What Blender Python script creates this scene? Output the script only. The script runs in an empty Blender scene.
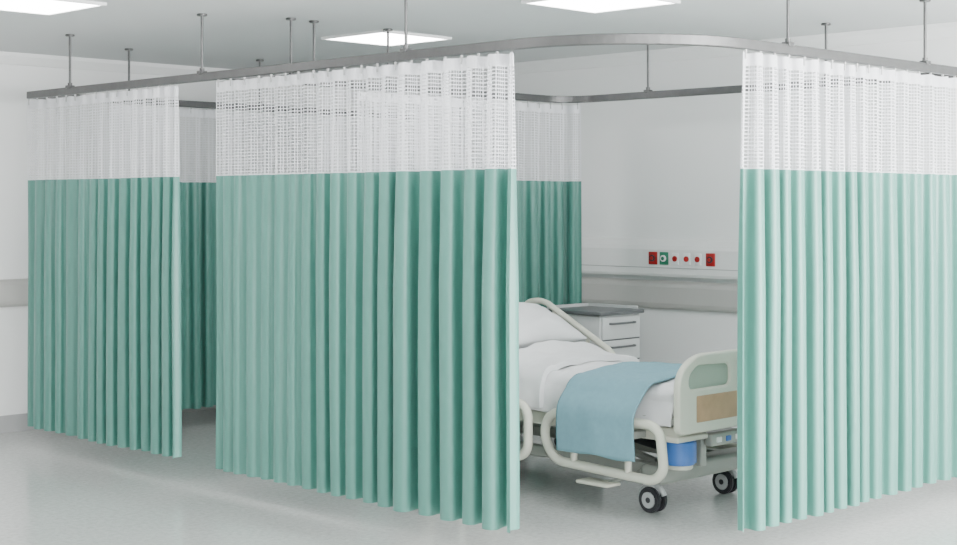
import bpy, bmesh, math, random
from mathutils import Vector, Matrix, noise
scene = bpy.context.scene
COL = scene.collection

# ------------------------------------------------------------------ materials
def nodes_of(name):
    m = bpy.data.materials.new(name); m.use_nodes = True
    nt = m.node_tree
    return m, nt, nt.nodes["Principled BSDF"], nt.nodes["Material Output"]

def mat(name, col, rough=0.5, metal=0.0, bump=0.0, bscale=200, var=0.0, vscale=4, spec=0.5, emis=None, estr=0):
    m, nt, b, o = nodes_of(name)
    b.inputs["Base Color"].default_value = (*col, 1)
    b.inputs["Roughness"].default_value = rough
    b.inputs["Metallic"].default_value = metal
    b.inputs["Specular IOR Level"].default_value = spec
    tc = nt.nodes.new("ShaderNodeTexCoord")
    if var > 0:
        n = nt.nodes.new("ShaderNodeTexNoise"); n.inputs["Scale"].default_value = vscale
        n.inputs["Detail"].default_value = 4
        nt.links.new(tc.outputs["Object"], n.inputs["Vector"])
        r = nt.nodes.new("ShaderNodeValToRGB")
        r.color_ramp.elements[0].position = 0.3; r.color_ramp.elements[1].position = 0.7
        r.color_ramp.elements[0].color = (*[max(0, c*(1-var)) for c in col], 1)
        r.color_ramp.elements[1].color = (*[min(1, c*(1+var)) for c in col], 1)
        nt.links.new(n.outputs["Fac"], r.inputs["Fac"])
        nt.links.new(r.outputs["Color"], b.inputs["Base Color"])
    if bump > 0:
        n2 = nt.nodes.new("ShaderNodeTexNoise"); n2.inputs["Scale"].default_value = bscale
        nt.links.new(tc.outputs["Object"], n2.inputs["Vector"])
        bp = nt.nodes.new("ShaderNodeBump"); bp.inputs["Strength"].default_value = bump
        bp.inputs["Distance"].default_value = 0.01
        nt.links.new(n2.outputs["Fac"], bp.inputs["Height"])
        nt.links.new(bp.outputs["Normal"], b.inputs["Normal"])
    if emis:
        b.inputs["Emission Color"].default_value = (*emis, 1)
        b.inputs["Emission Strength"].default_value = estr
    return m

def fabric(name, col, transl=0.3):
    m, nt, b, o = nodes_of(name)
    b.inputs["Base Color"].default_value = (*col, 1)
    b.inputs["Roughness"].default_value = 0.40
    b.inputs["Specular IOR Level"].default_value = 0.6
    b.inputs["Sheen Weight"].default_value = 0.18
    b.inputs["Sheen Roughness"].default_value = 0.4
    t = nt.nodes.new("ShaderNodeBsdfTranslucent"); t.inputs["Color"].default_value = (*[min(1, c*1.5) for c in col], 1)
    mx = nt.nodes.new("ShaderNodeMixShader"); mx.inputs[0].default_value = transl
    nt.links.new(b.outputs[0], mx.inputs[1]); nt.links.new(t.outputs[0], mx.inputs[2])
    nt.links.new(mx.outputs[0], o.inputs["Surface"])
    tc = nt.nodes.new("ShaderNodeTexCoord")
    n = nt.nodes.new("ShaderNodeTexNoise"); n.inputs["Scale"].default_value = 300
    nt.links.new(tc.outputs["UV"], n.inputs["Vector"])
    bp = nt.nodes.new("ShaderNodeBump"); bp.inputs["Strength"].default_value = 0.1; bp.inputs["Distance"].default_value = 0.003
    nt.links.new(n.outputs["Fac"], bp.inputs["Height"]); nt.links.new(bp.outputs[0], b.inputs["Normal"])
    return m

def net_material():
    m, nt, b, o = nodes_of("curtain_net")
    N = nt.nodes; L = nt.links
    b.inputs["Base Color"].default_value = (0.88, 0.88, 0.91, 1); b.inputs["Roughness"].default_value = 0.8
    tc = N.new("ShaderNodeTexCoord"); sep = N.new("ShaderNodeSeparateXYZ"); L.new(tc.outputs["UV"], sep.inputs[0])
    def M(op, a, bv, cv=None):
        n = N.new("ShaderNodeMath"); n.operation = op
        for i, v in enumerate((a, bv, cv)):
            if v is None: continue
            if isinstance(v, (int, float)): n.inputs[i].default_value = v
            else: L.new(v, n.inputs[i])
        return n.outputs[0]
    fu = M('FRACT', M('DIVIDE', sep.outputs[0], 0.0225), None)
    fv = M('FRACT', M('DIVIDE', sep.outputs[1], 0.0185), None)
    hole = M('MULTIPLY', M('GREATER_THAN', fu, 0.28), M('GREATER_THAN', fv, 0.30))
    notop = M('MULTIPLY', M('LESS_THAN', sep.outputs[1], 2.405), M('GREATER_THAN', sep.outputs[1], 1.912))
    hole = M('MULTIPLY', hole, notop)
    hole = M('MULTIPLY', hole, 0.95)
    t = N.new("ShaderNodeBsdfTranslucent"); t.inputs[0].default_value = (0.88, 0.88, 0.91, 1)
    mx = N.new("ShaderNodeMixShader"); mx.inputs[0].default_value = 0.35
    L.new(b.outputs[0], mx.inputs[1]); L.new(t.outputs[0], mx.inputs[2])
    tr = N.new("ShaderNodeBsdfTransparent")
    m2 = N.new("ShaderNodeMixShader"); L.new(hole, m2.inputs[0]); L.new(mx.outputs[0], m2.inputs[1]); L.new(tr.outputs[0], m2.inputs[2])
    L.new(m2.outputs[0], o.inputs["Surface"])
    return m

def floor_material():
    m, nt, b, o = nodes_of("vinyl_floor"); N = nt.nodes; L = nt.links
    tc = N.new("ShaderNodeTexCoord")
    n = N.new("ShaderNodeTexNoise"); n.inputs["Scale"].default_value = 30; n.inputs["Detail"].default_value = 8; n.inputs["Roughness"].default_value = 0.8
    L.new(tc.outputs["Object"], n.inputs["Vector"])
    r = N.new("ShaderNodeValToRGB")
    r.color_ramp.elements[0].position = 0.34; r.color_ramp.elements[0].color = (0.43, 0.435, 0.42, 1)
    r.color_ramp.elements[1].position = 0.64; r.color_ramp.elements[1].color = (0.585, 0.59, 0.575, 1)
    L.new(n.outputs["Fac"], r.inputs[0]); L.new(r.outputs[0], b.inputs["Base Color"])
    b.inputs["Roughness"].default_value = 0.16
    b.inputs["Specular IOR Level"].default_value = 0.75
    return m

M_GREEN = fabric("curtain_green_fabric", (0.088, 0.258, 0.215), 0.13)
M_NET = net_material()
M_WALL = mat("painted_wall", (0.84, 0.84, 0.835), 0.6, bump=0.03, bscale=80)
M_CEIL = mat("ceiling_paint", (0.67, 0.69, 0.69), 0.8, bump=0.02)
M_FLOOR = floor_material()
M_BASE = mat("baseboard_vinyl", (0.36, 0.36, 0.36), 0.5, var=0.05)
M_BUMP = mat("bumper_rail_vinyl", (0.47, 0.46, 0.44), 0.45, var=0.03)
M_TRUNK = mat("trunking_plastic", (0.78, 0.78, 0.77), 0.35, var=0.02)
M_ALU = mat("brushed_aluminium", (0.115, 0.115, 0.115), 0.38, metal=0.7, var=0.08, vscale=20)
M_HOOK = mat("hook_plastic", (0.5, 0.5, 0.5), 0.4, var=0.03)
M_PANEL = mat("light_diffuser", (1, 1, 1), 0.5, var=0.001, emis=(1, 1, 1), estr=19)
M_FRAME = mat("light_frame", (0.8, 0.8, 0.8), 0.5, var=0.02)
M_CREAM = mat("bed_plastic_cream", (0.62, 0.62, 0.53), 0.35, var=0.03)
M_STEEL = mat("bed_frame_paint", (0.32, 0.33, 0.30), 0.4, var=0.04)
M_DARK = mat("dark_rubber", (0.03, 0.03, 0.035), 0.5, var=0.1)
M_HUB = mat("castor_hub", (0.5, 0.51, 0.52), 0.35, var=0.03)
M_TAN = mat("tan_laminate", (0.44, 0.28, 0.165), 0.45, var=0.1, vscale=12)
M_GLASSY = mat("footboard_translucent_insert", (0.38, 0.43, 0.36), 0.2, var=0.05)
M_BLUE = mat("blue_actuator_plastic", (0.045, 0.15, 0.46), 0.35, var=0.05)
M_SHEET = mat("white_linen", (0.76, 0.76, 0.77), 0.85, bump=0.15, bscale=400)
M_BLANKET = mat("blue_blanket", (0.18, 0.34, 0.40), 0.9, bump=0.25, bscale=300, var=0.04, vscale=30)
M_CABW = mat("cabinet_white", (0.60, 0.61, 0.61), 0.4, var=0.02)
M_CABT = mat("cabinet_top_grey", (0.11, 0.115, 0.12), 0.35, var=0.05)
M_RED = mat("outlet_red", (0.36, 0.012, 0.012), 0.35, var=0.05)
M_GRN = mat("outlet_green", (0.02, 0.18, 0.10), 0.35, var=0.05)
M_WHT = mat("outlet_white", (0.85, 0.85, 0.85), 0.35, var=0.01)

# ------------------------------------------------------------------ helpers
def link(ob, parent=None):
    COL.objects.link(ob)
    if parent: ob.parent = parent
    return ob

def mesh_obj(name, verts, faces, m, parent=None, smooth=False):
    me = bpy.data.meshes.new(name); me.from_pydata(verts, [], faces); me.update()
    if m: me.materials.append(m)
    if smooth:
        for p in me.polygons: p.use_smooth = True
    return link(bpy.data.objects.new(name, me), parent)

def empty(name):
    e = bpy.data.objects.new(name, None); COL.objects.link(e); return e

def box(name, lo, hi, m, parent=None, bevel=0.0, seg=3):
    bm = bmesh.new(); bmesh.ops.create_cube(bm, size=1)
    for v in bm.verts:
        v.co = Vector([lo[i] + (v.co[i]+0.5)*(hi[i]-lo[i]) for i in range(3)])
    if bevel > 0:
        bmesh.ops.bevel(bm, geom=bm.edges[:], offset=bevel, segments=seg, affect='EDGES', profile=0.5)
    me = bpy.data.meshes.new(name); bm.to_mesh(me); bm.free(); me.materials.append(m)
    if bevel > 0:
        for p in me.polygons: p.use_smooth = True
        me.set_sharp_from_angle(angle=math.radians(40))
    return link(bpy.data.objects.new(name, me), parent)

def to_mesh(cu, name, m, parent):
    tmp = bpy.data.objects.new(name+"_tmp", cu); COL.objects.link(tmp)
    dg = bpy.context.evaluated_depsgraph_get(); dg.update()
    me = bpy.data.meshes.new_from_object(tmp.evaluated_get(dg))
    bpy.data.objects.remove(tmp)
    me.name = name; me.materials.clear(); me.materials.append(m)
    for p in me.polygons: p.use_smooth = True
    try: me.set_sharp_from_angle(angle=math.radians(45))
    except Exception: pass
    return link(bpy.data.objects.new(name, me), parent)

def tube(name, pts, r, m, parent=None, cyclic=False, res=3):
    cu = bpy.data.curves.new(name, 'CURVE'); cu.dimensions = '3D'
    cu.bevel_depth = r; cu.bevel_resolution = res; cu.use_fill_caps = True
    s = cu.splines.new('POLY'); s.points.add(len(pts)-1)
    for p, q in zip(s.points, pts): p.co = (*q, 1)
    s.use_cyclic_u = cyclic
    return to_mesh(cu, name, m, parent)

def fillet(pts, r, n=8, cyclic=False):
    """round the corners of a polyline (any dimension)"""
    P = [Vector(p) for p in pts]; out = []; N = len(P)
    for i in range(N):
        if not cyclic and i in (0, N-1): out.append(P[i]); continue
        a, b, c = P[i-1], P[i], P[(i+1) % N]
        d1 = (a-b); d2 = (c-b)
        rr = r[i] if isinstance(r, (list, tuple)) else r
        rr = min(rr, d1.length*0.49, d2.length*0.49)
        if rr <= 1e-5: out.append(b); continue
        d1 = d1.normalized(); d2 = d2.normalized(); ang = d1.angle(d2)
        s, e = b+d1*rr, b+d2*rr
        bis = (d1+d2).normalized(); cen = b + bis*(rr/math.cos(ang/2))
        va, vb = s-cen, e-cen; th = va.angle(vb)
        for k in range(n+1):
            t = k/n
            out.append(cen + (va*math.sin((1-t)*th) + vb*math.sin(t*th))/math.sin(th))
    return out

def board(name, loops, thick, m, parent, origin, ax, ay, bevel=0.006):
    """filled 2d outline (with holes) extruded; ax, ay = 3D axes of the board plane"""
    cu = bpy.data.curves.new(name, 'CURVE'); cu.dimensions = '2D'; cu.fill_mode = 'BOTH'
    cu.extrude = thick/2-bevel; cu.bevel_depth = bevel; cu.bevel_resolution = 2; cu.offset = -bevel
    for lp in loops:
        s = cu.splines.new('POLY'); s.points.add(len(lp)-1)
        for p, q in zip(s.points, lp): p.co = (q[0], q[1], 0, 1)
        s.use_cyclic_u = True
    ob = to_mesh(cu, name, m, parent)
    ax, ay = Vector(ax), Vector(ay); az = ax.cross(ay)
    Mx = Matrix((ax, ay, az)).transposed().to_4x4(); Mx.translation = Vector(origin)
    ob.data.transform(Mx)
    return ob

def cyl(name, p0, p1, r, m, parent=None, seg=24, r2=None, bevel=0.0):
    p0, p1 = Vector(p0), Vector(p1); d = p1-p0
    bm = bmesh.new()
    bmesh.ops.create_cone(bm, cap_ends=True, segments=seg, radius1=r, radius2=r if r2 is None else r2, depth=d.length)
    if bevel > 0:
        es = [e for e in bm.edges if abs(e.verts[0].co.z-e.verts[1].co.z) < 1e-6]
        bmesh.ops.bevel(bm, geom=es, offset=bevel, segments=2, affect='EDGES')
    q = Vector((0, 0, 1)).rotation_difference(d.normalized()).to_matrix().to_4x4()
    bm.transform(Matrix.Translation((p0+p1)/2) @ q)
    me = bpy.data.meshes.new(name); bm.to_mesh(me); bm.free(); me.materials.append(m)
    for p in me.polygons: p.use_smooth = True
    me.set_sharp_from_angle(angle=math.radians(40))
    return link(bpy.data.objects.new(name, me), parent)

def sweep_rect(name, path, w, h, z, m, parent):
    """rectangular profile swept along 2D polyline"""
    P = [Vector((p[0], p[1])) for p in path]; verts = []; faces = []
    for i, p in enumerate(P):
        if i == 0: t = (P[1]-P[0])
        elif i == len(P)-1: t = P[-1]-P[-2]
        else: t = (P[i+1]-p).normalized()+(p-P[i-1]).normalized()
        t.normalize(); n = Vector((-t.y, t.x)); k = 1.0
        if 0 < i < len(P)-1:
            k = 1/max(0.5, n.dot(Vector((-(P[i]-P[i-1]).normalized().y, (P[i]-P[i-1]).normalized().x))))
        c = 0.004
        prof = [(-w/2, -h/2+c), (-w/2+c, -h/2), (w/2-c, -h/2), (w/2, -h/2+c), (w/2, h/2-c), (w/2-c, h/2), (-w/2+c, h/2), (-w/2, h/2-c)]
        for a, b in prof:
            verts.append((p.x+n.x*a*k, p.y+n.y*a*k, z+b))
    for i in range(len(P)-1):
        for j in range(8):
            faces.append((i*8+j, i*8+(j+1) % 8, (i+1)*8+(j+1) % 8, (i+1)*8+j))
    faces.append(tuple(range(8))); faces.append(tuple(range((len(P)-1)*8, len(P)*8))[::-1])
    return mesh_obj(name, verts, faces, m, parent)

# ------------------------------------------------------------------ room
X1, Y1, H = 8.91, 10.61, 2.89
X0, Y0 = -2.6, -2.6
box("floor", (X0-.1, Y0-.1, -0.1), (X1+.1, Y1+.1, 0), M_FLOOR)
box("ceiling", (X0-.1, Y0-.1, H), (X1+.1, Y1+.1, H+0.1), M_CEIL)
box("wall_back", (X1, Y0-.1, 0), (X1+.1, Y1+.1, H), M_WALL)
box("wall_left", (X0-.1, Y1, 0), (X1, Y1+.1, H), M_WALL)
box("wall_front", (X0-.1, Y0-.1, 0), (X0, Y1, H), M_WALL)

def added_window_wall(name, pos, lo, hi, wins):
    root = empty(name)
    def bx(n, a0, a1, z0, z1, m=M_WALL, t=0.1, off=0):
        box(n, (a0, pos-t+off, z0), (a1, pos+off, z1), m, root)
    bx("wall_below", lo, hi, 0, 0.6); bx("wall_above", lo, hi, 2.6, H)
    cur = lo
    for i, (a, b) in enumerate(wins):
        bx("pier_%d" % i, cur, a, 0.6, 2.6); cur = b
        bx("added_window_sill_%d" % i, a, b, 0.6, 0.65, M_TRUNK, 0.14, 0.04)
        bx("added_window_head_%d" % i, a, b, 2.56, 2.6, M_TRUNK, 0.06, -0.02)
        mid = (a+b)/2; bx("added_window_mullion_%d" % i, mid-.03, mid+.03, 0.65, 2.56, M_TRUNK, 0.06, -0.02)
    bx("pier_end", cur, hi, 0.6, 2.6)
added_window_wall("wall_right", Y0, X0, X1, [(-1.5, 1.2), (2.0, 4.7), (5.4, 8.1)])  # windows in this unseen wall are made up to admit side light

box("baseboard_back", (X1-0.012, Y0, 0), (X1, Y1, 0.13), M_BASE)
box("baseboard_left", (X0, Y1-0.012, 0), (X1-0.012, Y1, 0.13), M_BASE)

def profile_along(name, prof, axis, a0, a1, m, parent=None):
    """prof: list of (outward distance from wall, z)"""
    verts = []; n = len(prof)
    for a in (a0, a1):
        for d, z in prof:
            verts.append((X1-d, a, z) if axis == 'back' else (a, Y1-d, z))
    faces = [(i, (i+1) % n, n+(i+1) % n, n+i) for i in range(n)]
    faces += [tuple(range(n)), tuple(range(n, 2*n))[::-1]]
    ob = mesh_obj(name, verts, faces, m, parent)
    bm = bmesh.new(); bm.from_mesh(ob.data); bmesh.ops.recalc_face_normals(bm, faces=bm.faces[:]); bm.to_mesh(ob.data); bm.free()
    return ob
bprof = [(0.0, 0.955), (0.03, 0.955), (0.052, 0.975), (0.06, 1.00), (0.06, 1.12), (0.052, 1.145), (0.03, 1.165), (0.0, 1.165)]
profile_along("trim_1", bprof, 'back', 0.0, Y1-0.07, M_BUMP)
profile_along("trim_2", bprof, 'left', 0.0, X1-0.0, M_BUMP)
cprof = [(0.0, 2.80), (0.03, 2.80), (0.07, 2.86), (0.07, H-.001), (0.0, H-.001)]
profile_along("trim_3", cprof, 'back', 0, Y1-0.07, M_WALL)
profile_along("trim_4", cprof, 'left', 0, X1, M_WALL)

# bed-head trunking with medical outlets
tr = empty("medical_service_trunking")
tprof = [(0.0, 1.20), (0.075, 1.20), (0.085, 1.22), (0.085, 1.40), (0.07, 1.43), (0.03, 1.465), (0.0, 1.475)]
profile_along("trunking_body", tprof, 'back', 2.0, 9.2, M_TRUNK, tr)
box("trunking_seam", (X1-0.088, 2.0, 1.262), (X1-0.084, 9.2, 1.267), M_BASE, tr)
def outlet(i, px, w, h, kind):
    t = (px-478.5)/1500; xx = X1-0.085; y = xx*(1-t)/(1+t); z = 1.335
    m = {'r': M_RED, 'g': M_GRN, 'w': M_WHT}[kind]
    box("outlet_plate_%d" % i, (xx-0.012, y-w/2, z-h/2), (xx, y+w/2, z+h/2), m, tr, 0.004, 2)
    if kind == 'w': cyl("outlet_socket_%d" % i, (xx-0.02, y, z), (xx-0.008, y, z), 0.021, M_RED, tr)
    else:
        cyl("outlet_ring_%d" % i, (xx-0.022, y, z), (xx-0.008, y, z), 0.024, M_WHT if kind == 'g' else M_DARK, tr)
        cyl("outlet_core_%d" % i, (xx-0.026, y, z), (xx-0.01, y, z), 0.014, m, tr)
for i, (px, k) in enumerate([(653.5, 'r'), (664.5, 'g'), (676, 'w'), (687.5, 'w'), (698.5, 'w'), (711, 'r')]):
    outlet(i, px, 0.078 if k != 'w' else 0.06, 0.095 if k != 'w' else 0.085, k)

# ceiling lights
for i, (x, y) in enumerate([(6.87, 7.77), (6.50, 5.52), (4.25, 7.90), (4.32, 5.52), (4.32, 3.2), (6.6, 3.2), (2.1, 5.52), (2.1, 3.2), (2.1, 7.90), (4.32, 0.9), (6.6, 0.9), (2.1, 0.9)]):
    r = empty("ceiling_light_panel")
    s = 0.30
    box("diffuser", (x-s, y-s, H-0.012), (x+s, y+s, H-0.004), M_PANEL, r)
    f = 0.02
    for n, lo, hi in (("frame_a", (x-s-f, y-s-f), (x+s+f, y-s)), ("frame_b", (x-s-f, y+s), (x+s+f, y+s+f)),
                      ("frame_c", (x-s-f, y-s), (x-s, y+s)), ("frame_d", (x+s, y-s), (x+s+f, y+s))):
        box(n, (*lo, H-0.018), (*hi, H-0.001), M_FRAME, r)

# ------------------------------------------------------------------ tracks
TZ = 2.505
XF, YR, YP, XB, YL = 5.247, 4.20, 7.40, 8.33, 9.716
def V2(l): return [(p.x, p.y) for p in l]
front_path = V2(fillet([(XF, YL+0.02), (XF, YR), (X1-0.02, YR)], 0.78, 24))
part_path = V2(fillet([(XF+0.018, YP), (XB, YP), (XB, YR+0.018)], 0.25, 12))
left_path = [(XF+0.018, YL), (X1-0.02, YL)]
def rod(parent, i, x, y):
    cyl("drop_rod_%d" % i, (x, y, TZ+0.02), (x, y, H-0.01), 0.0085, M_ALU, parent, 12)
    cyl("ceiling_rose_%d" % i, (x, y, H-0.014), (x, y, H-0.001), 0.032, M_ALU, parent, 20, bevel=0.003)
    cyl("rod_collar_%d" % i, (x, y, TZ+0.018), (x, y, TZ+0.055), 0.015, M_ALU, parent, 16)
    box("rod_clamp_%d" % i, (x-0.024, y-0.024, TZ+0.015), (x+0.024, y+0.024, TZ+0.038), M_ALU, parent, 0.003, 1)
def on_front(px):
    t = (px-478.5)/1500; return (XF, XF*(1-t)/(1+t))
def on_y(px, yy):
    t = (px-478.5)/1500; return (yy*(1+t)/(1-t), yy)
def on_x(px, xx):
    t = (px-478.5)/1500; return (xx, xx*(1-t)/(1+t))
tk = empty("curtain_track")
sweep_rect("rail", front_path, 0.038, 0.05, TZ, M_ALU, tk)
for i, p in enumerate([on_front(70), on_front(202), on_front(406), on_y(788, YR), on_y(925, YR)]): rod(tk, i, *p)
tk = empty("curtain_track")
sweep_rect("rail", part_path, 0.038, 0.05, TZ, M_ALU, tk)
for i, p in enumerate([on_y(291, YP), on_y(314, YP), on_y(388, YP), on_x(648, XB), on_x(826, XB)]): rod(tk, i, *p)
tk = empty("curtain_track")
sweep_rect("rail", left_path, 0.038, 0.05, TZ, M_ALU, tk)
for i, p in enumerate([on_y(129, YL-0.02), on_y(260, YL-0.02)]): rod(tk, i, *p)

# ------------------------------------------------------------------ curtains
def curtain(name, path, zb, wl, amp, seed, ztop=2.466, split=1.905):
    rnd = random.Random(seed)
    P = [Vector(p) for p in path]
    cum = [0]
    for a, b in zip(P, P[1:]): cum.append(cum[-1]+(b-a).length)
    L = cum[-1]
    def at(s):
        s = max(0, min(L, s)); i = 0
        while i < len(cum)-2 and cum[i+1] < s: i += 1
        f = (s-cum[i])/max(1e-9, cum[i+1]-cum[i]); t = (P[i+1]-P[i]).normalized()
        return P[i].lerp(P[i+1], f), t, Vector((-t.y, t.x))
    nodes = [(0.0, 0.0)]; s = 0; sg = 1
    while s < L:
        u = s/L
        s += 0.5*wl(u)*rnd.uniform(0.74, 1.28)
        if L-s < 0.03: s = L+1e-4
        nodes.append((s, sg*amp(u)*rnd.uniform(0.7, 1.2))); sg = -sg
    def disp(s):
        i = 0
        while i < len(nodes)-2 and nodes[i+1][0] < s: i += 1
        (s0, a0), (s1, a1) = nodes[i], nodes[i+1]
        f = max(0, min(1, (s-s0)/(s1-s0)))
        g = 0.5-0.5*math.cos(math.pi*f)
        return a0+(a1-a0)*g, (f, a1-a0)
    ns = int(L/0.006)+1
    zs = [ztop, ztop-0.02, 2.405, 2.33, 2.22, 2.1, 2.0, split+0.01, split, split-0.012]
    k = 18
    zs += [split-0.012+(zb+0.035-split+0.012)*(j+1)/k for j in range(k)] + [zb+0.02, zb]
    verts = []; uvs = []; arc = 0; prev = None
    cols = []
    for i in range(ns+1):
        s = L*i/ns; p, t, n = at(s); d, (f, da) = disp(s)
        tang = math.sin(2*math.pi*f)*abs(da)*0.17
        q = p+n*d
        if prev is not None: arc += (q-prev).length
        prev = q
        cols.append((s, p, t, n, d, tang, arc))
    nz = len(zs)
    for (s, p, t, n, d, tang, ar) in cols:
        for z in zs:
            h = (ztop-z)/(ztop-zb)
            sc = 0.55+0.5*min(1, h*2.0)
            w1 = noise.noise(Vector((s*2.3+seed, h*1.1, seed*1.7)))*0.014*h
            w2 = noise.noise(Vector((s*9+seed, h*1.6, seed*3.1)))*0.008*(0.3+h)
            tt = noise.noise(Vector((s*5-seed, h*1.2, 7.7)))*0.010*h
            zoff = noise.noise(Vector((s*1.5, seed, 2.0)))*0.012*h + (0.002*math.cos(s*2*math.pi/0.10) if z > ztop-0.001 else 0)
            q = p+n*(d*sc+w1+w2)+t*(tang*sc+tt)
            verts.append((q.x, q.y, z+zoff)); uvs.append((ar*0.9, z))
    faces = []; mi = []
    for i in range(ns):
        for j in range(nz-1):
            faces.append((i*nz+j, (i+1)*nz+j, (i+1)*nz+j+1, i*nz+j+1)); mi.append(0 if zs[j] > split+1e-4 else 1)
    ob = mesh_obj(name, verts, faces, None, None, True)
    ob.data.materials.append(M_NET); ob.data.materials.append(M_GREEN)
    uvl = ob.data.uv_layers.new(name="UVMap")
    for p in ob.data.polygons:
        p.material_index = mi[p.index]
        for li in p.loop_indices: uvl.data[li].uv = uvs[ob.data.loops[li].vertex_index]
    bm = bmesh.new(); s = 0.02
    while s < L-0.01:
        p, t, n = at(s)
        for (w, z0, z1) in ((0.006, 2.435, 2.482), (0.010, 2.468, 2.481)):
            r = bmesh.ops.create_cube(bm, size=1)
            for v in r['verts']:
                v.co = Vector((p.x+v.co.x*w, p.y+v.co.y*w, z0+(v.co.z+0.5)*(z1-z0)))
        s += 0.13*rnd.uniform(0.9, 1.1)
    me = bpy.data.meshes.new("curtain_hooks"); bm.to_mesh(me); bm.free(); me.materials.append(M_HOOK)
    link(bpy.data.objects.new("curtain_hooks", me), ob)
    return ob

C = "hospital_privacy_curtain"
def ramp(u, a, b, u0, u1): 
    f = max(0, min(1, (u-u0)/(u1-u0))); return a+(b-a)*f
# middle curtain, from far (left in view) to near end
curtain(C, [(XF, 7.47), (XF, 4.985)], 0.150, lambda u: ramp(u, 0.12, 0.145, 0.3, 0.8), lambda u: ramp(u, 0.020, 0.062, 0.25, 0.65), 3)
# left curtain
curtain(C, [(XF, 9.76), (XF, 7.87)], 0.165, lambda u: ramp(u, 0.15, 0.115, 0.3, 0.8), lambda u: ramp(u, 0.028, 0.044, 0.3, 0.8), 11)
# right curtain
curtain(C, [(6.0, YR), (8.45, YR)], 0.155, lambda u: ramp(u, 0.12, 0.15, 0.3, 0.8), lambda u: ramp(u, 0.050, 0.034, 0.2, 0.6), 21)
# partition curtain at the bed head
curtain(C, V2(fillet([(6.3, YP), (XB, YP), (XB, YP-0.12)], 0.1, 6)), 0.165, lambda u: 0.13, lambda u: 0.034, 31)
# left bay rear curtain
curtain(C, [(5.9, YL), (8.2, YL)], 0.165, lambda u: 0.14, lambda u: 0.036, 41)

# ------------------------------------------------------------------ bed
bed = empty("hospital_bed")
BX0, BX1 = 6.58, 7.46
YF, YH = 5.05, 7.22
YK = 6.22; SL = math.tan(math.radians(21))
def ztop_m(y):
    base = 0.70
    if y < YK-0.1: return base
    if y < YK+0.1: 
        f = (y-YK+0.1)/0.2; return base+SL*0.1*f*f
    return base+SL*(y-YK)
def loft(name, y0, y1, ny, sec, m, parent=None, closed=True, smooth=True, caps=True):
    verts = []; faces = []; n = None
    for i in range(ny+1):
        y = y0+(y1-y0)*i/ny; S = sec(y, i/ny); n = len(S); verts += S
    for i in range(ny):
        for j in range(n if closed else n-1):
            faces.append((i*n+j, i*n+(j+1) % n, (i+1)*n+(j+1) % n, (i+1)*n+j))
    if caps and closed: faces += [tuple(range(n))[::-1], tuple(range(ny*n, (ny+1)*n))]
    ob = mesh_obj(name, verts, faces, m, parent, smooth)
    bm = bmesh.new(); bm.from_mesh(ob.data); bmesh.ops.recalc_face_normals(bm, faces=bm.faces[:]); bm.to_mesh(ob.data); bm.free()
    ob.data.set_sharp_from_angle(angle=math.radians(60))
    return ob
def msec(y, f):
    zt = ztop_m(y); r = fillet([(BX0+.03, zt-0.14), (BX1-.03, zt-0.14), (BX1-.03, zt), (BX0+.03, zt)], 0.035, 4, True)
    return [(p.x, y, p.y) for p in r]
loft("mattress", YF+0.04, YH, 40, msec, M_SHEET, bed)
def psec(y, f):
    zt = ztop_m(y)-0.145
    return [(BX0, y, zt-0.03), (BX1, y, zt-0.03), (BX1, y, zt), (BX0, y, zt)]
loft("mattress_platform", YF+0.02, YH+0.02, 40, psec, M_STEEL, bed, smooth=False)
for i, x in enumerate((BX0+0.02, BX1-0.07)):
    box("side_beam_%d" % i, (x, YF, 0.42), (x+0.05, YH, 0.50), M_CREAM, bed, 0.01)
for i, y in enumerate((YF+0.1, 5.8, 6.5, YH-0.1)):
    box("cross_beam_%d" % i, (BX0+0.03, y, 0.43), (BX1-0.03, y+0.05, 0.49), M_STEEL, bed, 0.006)
for i, x in enumerate((6.70, 7.30)):
    box("chassis_beam_%d" % i, (x, 5.22, 0.20), (x+0.06, 7.15, 0.27), M_STEEL, bed, 0.012)
for i, y in enumerate((5.22, 7.05)):
    box("chassis_cross_cover_%d" % i, (6.60, y-0.06, 0.17), (7.50, y+0.10, 0.275), M_STEEL, bed, 0.03, 4)
for i, x in enumerate((6.79, 7.24)):
    tube("lift_arm_a_%d" % i, [(x, 5.35, 0.26), (x, 6.15, 0.45)], 0.022, M_STEEL, bed)
    tube("lift_arm_b_%d" % i, [(x+0.03, 6.95, 0.26), (x+0.03, 6.15, 0.45)], 0.022, M_STEEL, bed)
cyl("lift_actuator", (7.03, 5.45, 0.30), (7.03, 6.3, 0.42), 0.03, M_DARK, bed)
# blue motor (rounded drum) and end controls
cyl("blue_motor_housing", (6.69, 5.11, 0.29), (6.69, 5.11, 0.43), 0.095, M_BLUE, bed, 32, bevel=0.012)
box("motor_bracket", (6.56, 5.02, 0.425), (6.84, 5.19, 0.455), M_CREAM, bed, 0.010)
cyl("motor_base", (6.69, 5.11, 0.265), (6.69, 5.11, 0.292), 0.075, M_CREAM, bed, 32, bevel=0.005)
box("control_panel", (6.86, 5.01, 0.375), (7.42, 5.07, 0.445), M_STEEL, bed, 0.012)
for i in range(5):
    box("control_button_%d" % i, (6.90+i*0.09, 5.003, 0.395), (6.945+i*0.09, 5.013, 0.425), M_BLUE if i in (1, 3) else M_TRUNK, bed, 0.003, 1)
for i, x in enumerate((6.84, 7.36)):
    box("footboard_post_%d" % i, (x, 5.07, 0.26), (x+0.05, 5.12, 0.55), M_STEEL, bed, 0.008)
W = 1.02
out = fillet([(0.0, 0.0), (W, 0.0), (W, 0.34), (W-0.16, 0.435), (0.16, 0.435), (0.0, 0.34)], [0.05, 0.05, 0.10, 0.10, 0.10, 0.10], 8, True)
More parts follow.
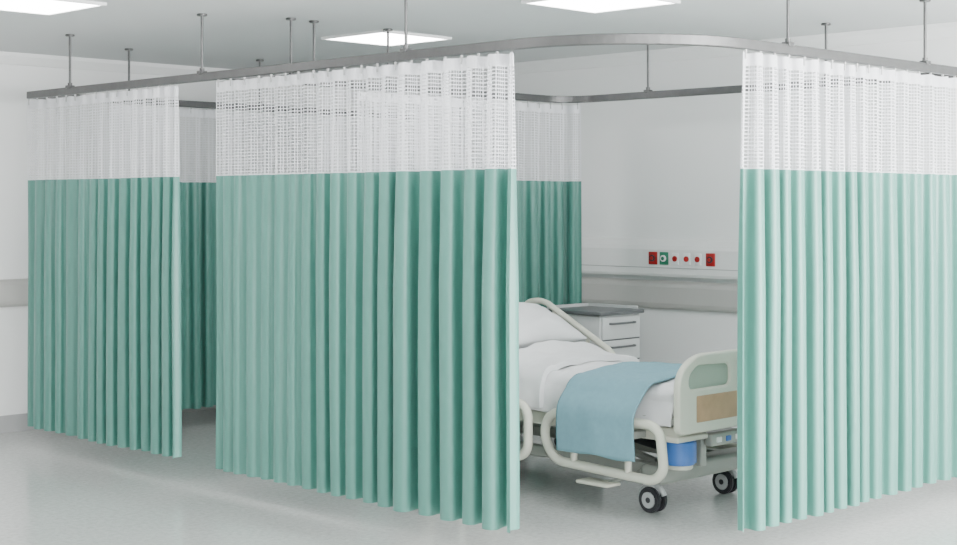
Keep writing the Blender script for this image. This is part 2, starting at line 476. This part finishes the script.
holeA = fillet([(0.09, 0.245), (0.47, 0.245), (0.47, 0.365), (0.17, 0.375), (0.09, 0.32)], 0.035, 5, True)
holeB = [Vector((W-p.x, p.y)) for p in holeA][::-1]
for k, yy in enumerate((4.995, YH+0.06)):
    nm = ("footboard", "headboard")[k]
    board(nm, [[(p.x, p.y) for p in L_] for L_ in (out, holeA, holeB)], 0.045, M_CREAM, bed, (6.51, yy, 0.475), (1, 0, 0), (0, 0, 1), 0.012)
    box(nm+"_laminate_panel", (6.51+0.15, yy-0.026, 0.530), (6.51+W-0.15, yy+0.026, 0.685), M_TAN, bed, 0.012)
    box(nm+"_translucent_infill", (6.51+0.08, yy-0.004, 0.71), (6.51+W-0.08, yy+0.004, 0.855), M_GLASSY, bed)

def castor(i, x, y):
    R = 0.073
    for k, dx in enumerate((-0.028, 0.028)):
        cyl("castor_tyre_%d_%d" % (i, k), (x+dx-0.014, y, R), (x+dx+0.014, y, R), R, M_DARK, bed, 32, bevel=0.006)
        cyl("castor_hub_%d_%d" % (i, k), (x+dx-0.017, y, R), (x+dx+0.017, y, R), 0.048, M_HUB, bed, 24, bevel=0.003)
        cyl("castor_cap_%d_%d" % (i, k), (x+dx-0.020, y, R), (x+dx+0.020, y, R), 0.016, M_DARK, bed, 16)
    box("castor_fork_%d" % i, (x-0.010, y-0.045, 0.075), (x+0.010, y+0.045, 0.165), M_HUB, bed, 0.006)
    cyl("castor_stem_%d" % i, (x, y, 0.13), (x, y, 0.21), 0.024, M_HUB, bed)
    pts = [(x, y+0.085*math.cos(a), R+0.085*math.sin(a)) for a in [math.radians(20+10*k) for k in range(15)]]
    tube("castor_hood_%d" % i, pts, 0.016, M_HUB, bed)
for i, (x, y) in enumerate([(6.67, 5.28), (7.42, 5.32), (6.67, 7.05), (7.42, 7.05)]): castor(i, x, y)
box("brake_pedal", (6.44, 5.42, 0.145), (6.56, 5.66, 0.165), M_CREAM, bed, 0.008)
tube("brake_pedal_arm", [(6.52, 5.48, 0.155), (6.66, 5.40, 0.20), (6.72, 5.40, 0.22)], 0.012, M_STEEL, bed)

def side_rail(tag, x, pts, r=0.028, bars=()):
    P = fillet([(x, a, b) for a, b in pts], 0.085, 7, True)
    ob = tube("side_rail_%s" % tag, P, r, M_CREAM, bed, True, 4)
    for i, (a, b) in enumerate(bars):
        tube("side_rail_bar_%s_%d" % (tag, i), [(x, *a), (x, *b)], r*0.75, M_CREAM, bed)
side_rail("near_foot", 6.475, [(5.05, 0.28), (5.08, 0.525), (5.88, 0.525), (5.94, 0.40), (5.86, 0.25), (5.12, 0.22)], bars=[((5.30, 0.51), (5.30, 0.23)), ((5.70, 0.51), (5.70, 0.25))])
side_rail("near_head", 6.475, [(6.06, 0.24), (6.06, 0.55), (6.90, 0.58), (6.95, 0.40), (6.86, 0.22)], bars=[((6.35, 0.54), (6.35, 0.25)), ((6.62, 0.56), (6.62, 0.25))])
side_rail("far_head", 7.53, [(6.28, 0.76), (6.92, 1.09), (7.10, 1.05), (7.12, 0.80), (6.40, 0.58), (6.26, 0.62)], r=0.021, bars=[((6.50, 0.86), (6.55, 0.64)), ((6.80, 1.02), (6.85, 0.74))])
side_rail("far_foot", 7.53, [(5.12, 0.26), (5.12, 0.52), (5.86, 0.52), (5.92, 0.40), (5.86, 0.25)])
for i, (x0, x1, y) in enumerate([(6.475, 6.60, 5.30), (6.475, 6.60, 5.75), (6.475, 6.60, 6.35), (6.475, 6.60, 6.75), (7.44, 7.53, 5.3), (7.44, 7.53, 5.7), (7.44, 7.53, 6.5), (7.44, 7.53, 6.85)]):
    box("rail_bracket_%d" % i, (x0, y-0.03, 0.43), (x1, y+0.03, 0.47), M_STEEL, bed, 0.006)

def drape(name, y0, y1, ny, off, zn, zf, m, xn_out=0.0, seed=0, wr=0.008, thick=0.012, skew=0.0):
    def sec(y, f):
        zt = ztop_m(y)+off
        a = BX0+0.01-off; b = BX1-0.01+off
        pts = fillet([(a-xn_out, zn), (a-xn_out, zt-0.15), (a+0.035-xn_out*0.35, zt+0.002), ((a+b)/2, zt+0.045), (b-0.035, zt+0.005), (b, zt-0.14), (b, zf)], 0.05, 6)
        cum = [0]
        for p, q in zip(pts, pts[1:]): cum.append(cum[-1]+(q-p).length)
        n = 90; out = []; i = 0
        for k in range(n+1):
            s = cum[-1]*k/n
            while i < len(cum)-2 and cum[i+1] < s: i += 1
            p = pts[i].lerp(pts[i+1], (s-cum[i])/max(1e-9, cum[i+1]-cum[i]))
            nn = noise.noise(Vector((s*4, y*3.2, seed)))*wr*1.6 + noise.noise(Vector((s*9+2*y, y*10-3*s, seed+5)))*wr
            side = 1 if (p.y < zt-0.06) else 0
            yy = y+noise.noise(Vector((s*3, seed, y)))*0.012 + skew*(k/n)
            dx = (-nn if p.x < (a+b)/2 else nn)*side
            out.append((p.x+dx, yy, p.y+abs(nn)*(1-side)+noise.noise(Vector((y*5, seed, 0)))*0.02*(1 if k in (0, n) else 0)))
        return out
    ob = loft(name, y0, y1, ny, sec, m, None, closed=False)
    md = ob.modifiers.new("thickness", 'SOLIDIFY'); md.thickness = thick; md.offset = 1
    if thick > 0.02:
        bv = ob.modifiers.new("round", 'BEVEL'); bv.width = thick*0.45; bv.segments = 4; bv.limit_method = 'ANGLE'; bv.angle_limit = math.radians(50)
    return ob
dv = drape("duvet", YF+0.03, 6.40, 110, 0.010, 0.50, 0.50, M_SHEET, 0.0, 2, 0.014)
fo = drape("duvet_fold", 6.02, 6.38, 36, 0.026, 0.53, 0.53, M_SHEET, 0.0, 5, 0.012, thick=0.036)
fo.parent = dv
drape("blue_throw_blanket", 5.205, 5.77, 50, 0.032, 0.325, 0.42, M_BLANKET, 0.150, 8, 0.005, thick=0.010)

def pillow(cx, cy, cz, w, l, h, rotx):
    bm = bmesh.new(); bmesh.ops.create_cube(bm, size=2)
    bmesh.ops.subdivide_edges(bm, edges=bm.edges[:], cuts=26, use_grid_fill=True)
    R = Matrix.Rotation(rotx, 4, 'X')
    for v in bm.verts:
        x, y, z = v.co
        ex = (1-abs(x)**2.6)**0.6 if abs(x) < 1 else 0; ey = (1-abs(y)**2.4)**0.6 if abs(y) < 1 else 0
        th = ex*ey
        px = x*(1-0.09*(1-abs(y))*abs(x)); py = y*(1-0.11*(1-abs(x))*abs(y))
        n = noise.noise(Vector((x*2.2, y*2.2, 3)))*0.16+noise.noise(Vector((x*6, y*5, 1)))*0.10
        pz = z*(th*(1+n)+0.04)
        v.co = R @ Vector((px*w/2, py*l/2, pz*h/2))+Vector((cx, cy, cz))
    bmesh.ops.recalc_face_normals(bm, faces=bm.faces[:])
    me = bpy.data.meshes.new("pillow"); bm.to_mesh(me); bm.free(); me.materials.append(M_SHEET)
    for p in me.polygons: p.use_smooth = True
    return link(bpy.data.objects.new("pillow", me))
pillow(7.04, 6.66, ztop_m(6.66)+0.085, 0.76, 0.52, 0.22, math.radians(21))

# ------------------------------------------------------------------ bedside cabinet
cab = empty("bedside_cabinet")
cx0, cx1, cy0, cy1, ct = 7.95, 8.41, 6.76, 7.26, 0.99
box("cabinet_body", (cx0+0.01, cy0+0.01, 0.12), (cx1-0.01, cy1-0.01, ct-0.03), M_CABW, cab, 0.008)
box("cabinet_top", (cx0-0.015, cy0-0.018, ct-0.032), (cx1+0.012, cy1+0.01, ct-0.003), M_CABT, cab, 0.008)
for n, lo, hi in (("gallery_back", (cx0, cy1-0.012), (cx1, cy1)), ("gallery_side", (cx1-0.012, cy0+0.03), (cx1, cy1))):
    box(n, (*lo, ct-0.006), (*hi, ct+0.018), M_CABW, cab, 0.003, 1)
z = ct-0.045
for i, h in enumerate((0.155, 0.14, 0.48)):
    box("drawer_front_%d" % i, (cx0+0.025, cy0-0.006, z-h), (cx1-0.025, cy0+0.012, z), M_CABW, cab, 0.006)
    box("drawer_gap_%d" % i, (cx0+0.02, cy0+0.003, z-h-0.010), (cx1-0.02, cy0+0.0095, z-h), M_CABT, cab)
    hz = z-0.045
    tube("drawer_handle_%d" % i, fillet([(cx0+0.10, cy0, hz), (cx0+0.10, cy0-0.03, hz), (cx1-0.10, cy0-0.03, hz), (cx1-0.10, cy0, hz)], 0.012, 4), 0.008, M_CABT, cab)
    z -= h+0.010
for i, (x, y) in enumerate([(cx0+.06, cy0+.06), (cx1-.06, cy0+.06), (cx0+.06, cy1-.06), (cx1-.06, cy1-.06)]):
    cyl("cabinet_castor_%d" % i, (x-0.012, y, 0.035), (x+0.012, y, 0.035), 0.035, M_DARK, cab, 20, bevel=0.004)
    cyl("cabinet_castor_stem_%d" % i, (x, y, 0.06), (x, y, 0.13), 0.01, M_HUB, cab, 12)

# ------------------------------------------------------------------ light & world
w = bpy.data.worlds.new("World"); scene.world = w; w.use_nodes = True
bg = w.node_tree.nodes["Background"]; bg.inputs[0].default_value = (0.97, 0.99, 1.0, 1); bg.inputs[1].default_value = 1.5
def area(name, loc, rot, sx, sy, e, col=(1, 1, 1)):
    l = bpy.data.lights.new(name, 'AREA'); l.shape = 'RECTANGLE'; l.size = sx; l.size_y = sy; l.energy = e; l.color = col
    o = bpy.data.objects.new(name, l); o.location = loc; o.rotation_euler = rot; COL.objects.link(o); return o
for i, xx in enumerate((-0.15, 3.35, 6.75)):
    area("added_side_fill", (xx, Y0+0.1, 1.6), (math.radians(90), 0, 0), 2.6, 1.9, (200, 480, 1250)[i], (0.99, 1.0, 1))  # added off-camera fill lamps that brighten the right curtain

# ------------------------------------------------------------------ camera
cam = bpy.data.cameras.new("camera"); co = bpy.data.objects.new("camera", cam); COL.objects.link(co)
co.location = (0, 0, 1.73); co.rotation_euler = (math.radians(90), 0, math.radians(-45))
cam.sensor_width = 36; cam.lens = 1500/957*36; cam.shift_y = -(272.5-205)/957
cam.clip_start = 0.05; cam.clip_end = 100
scene.camera = co
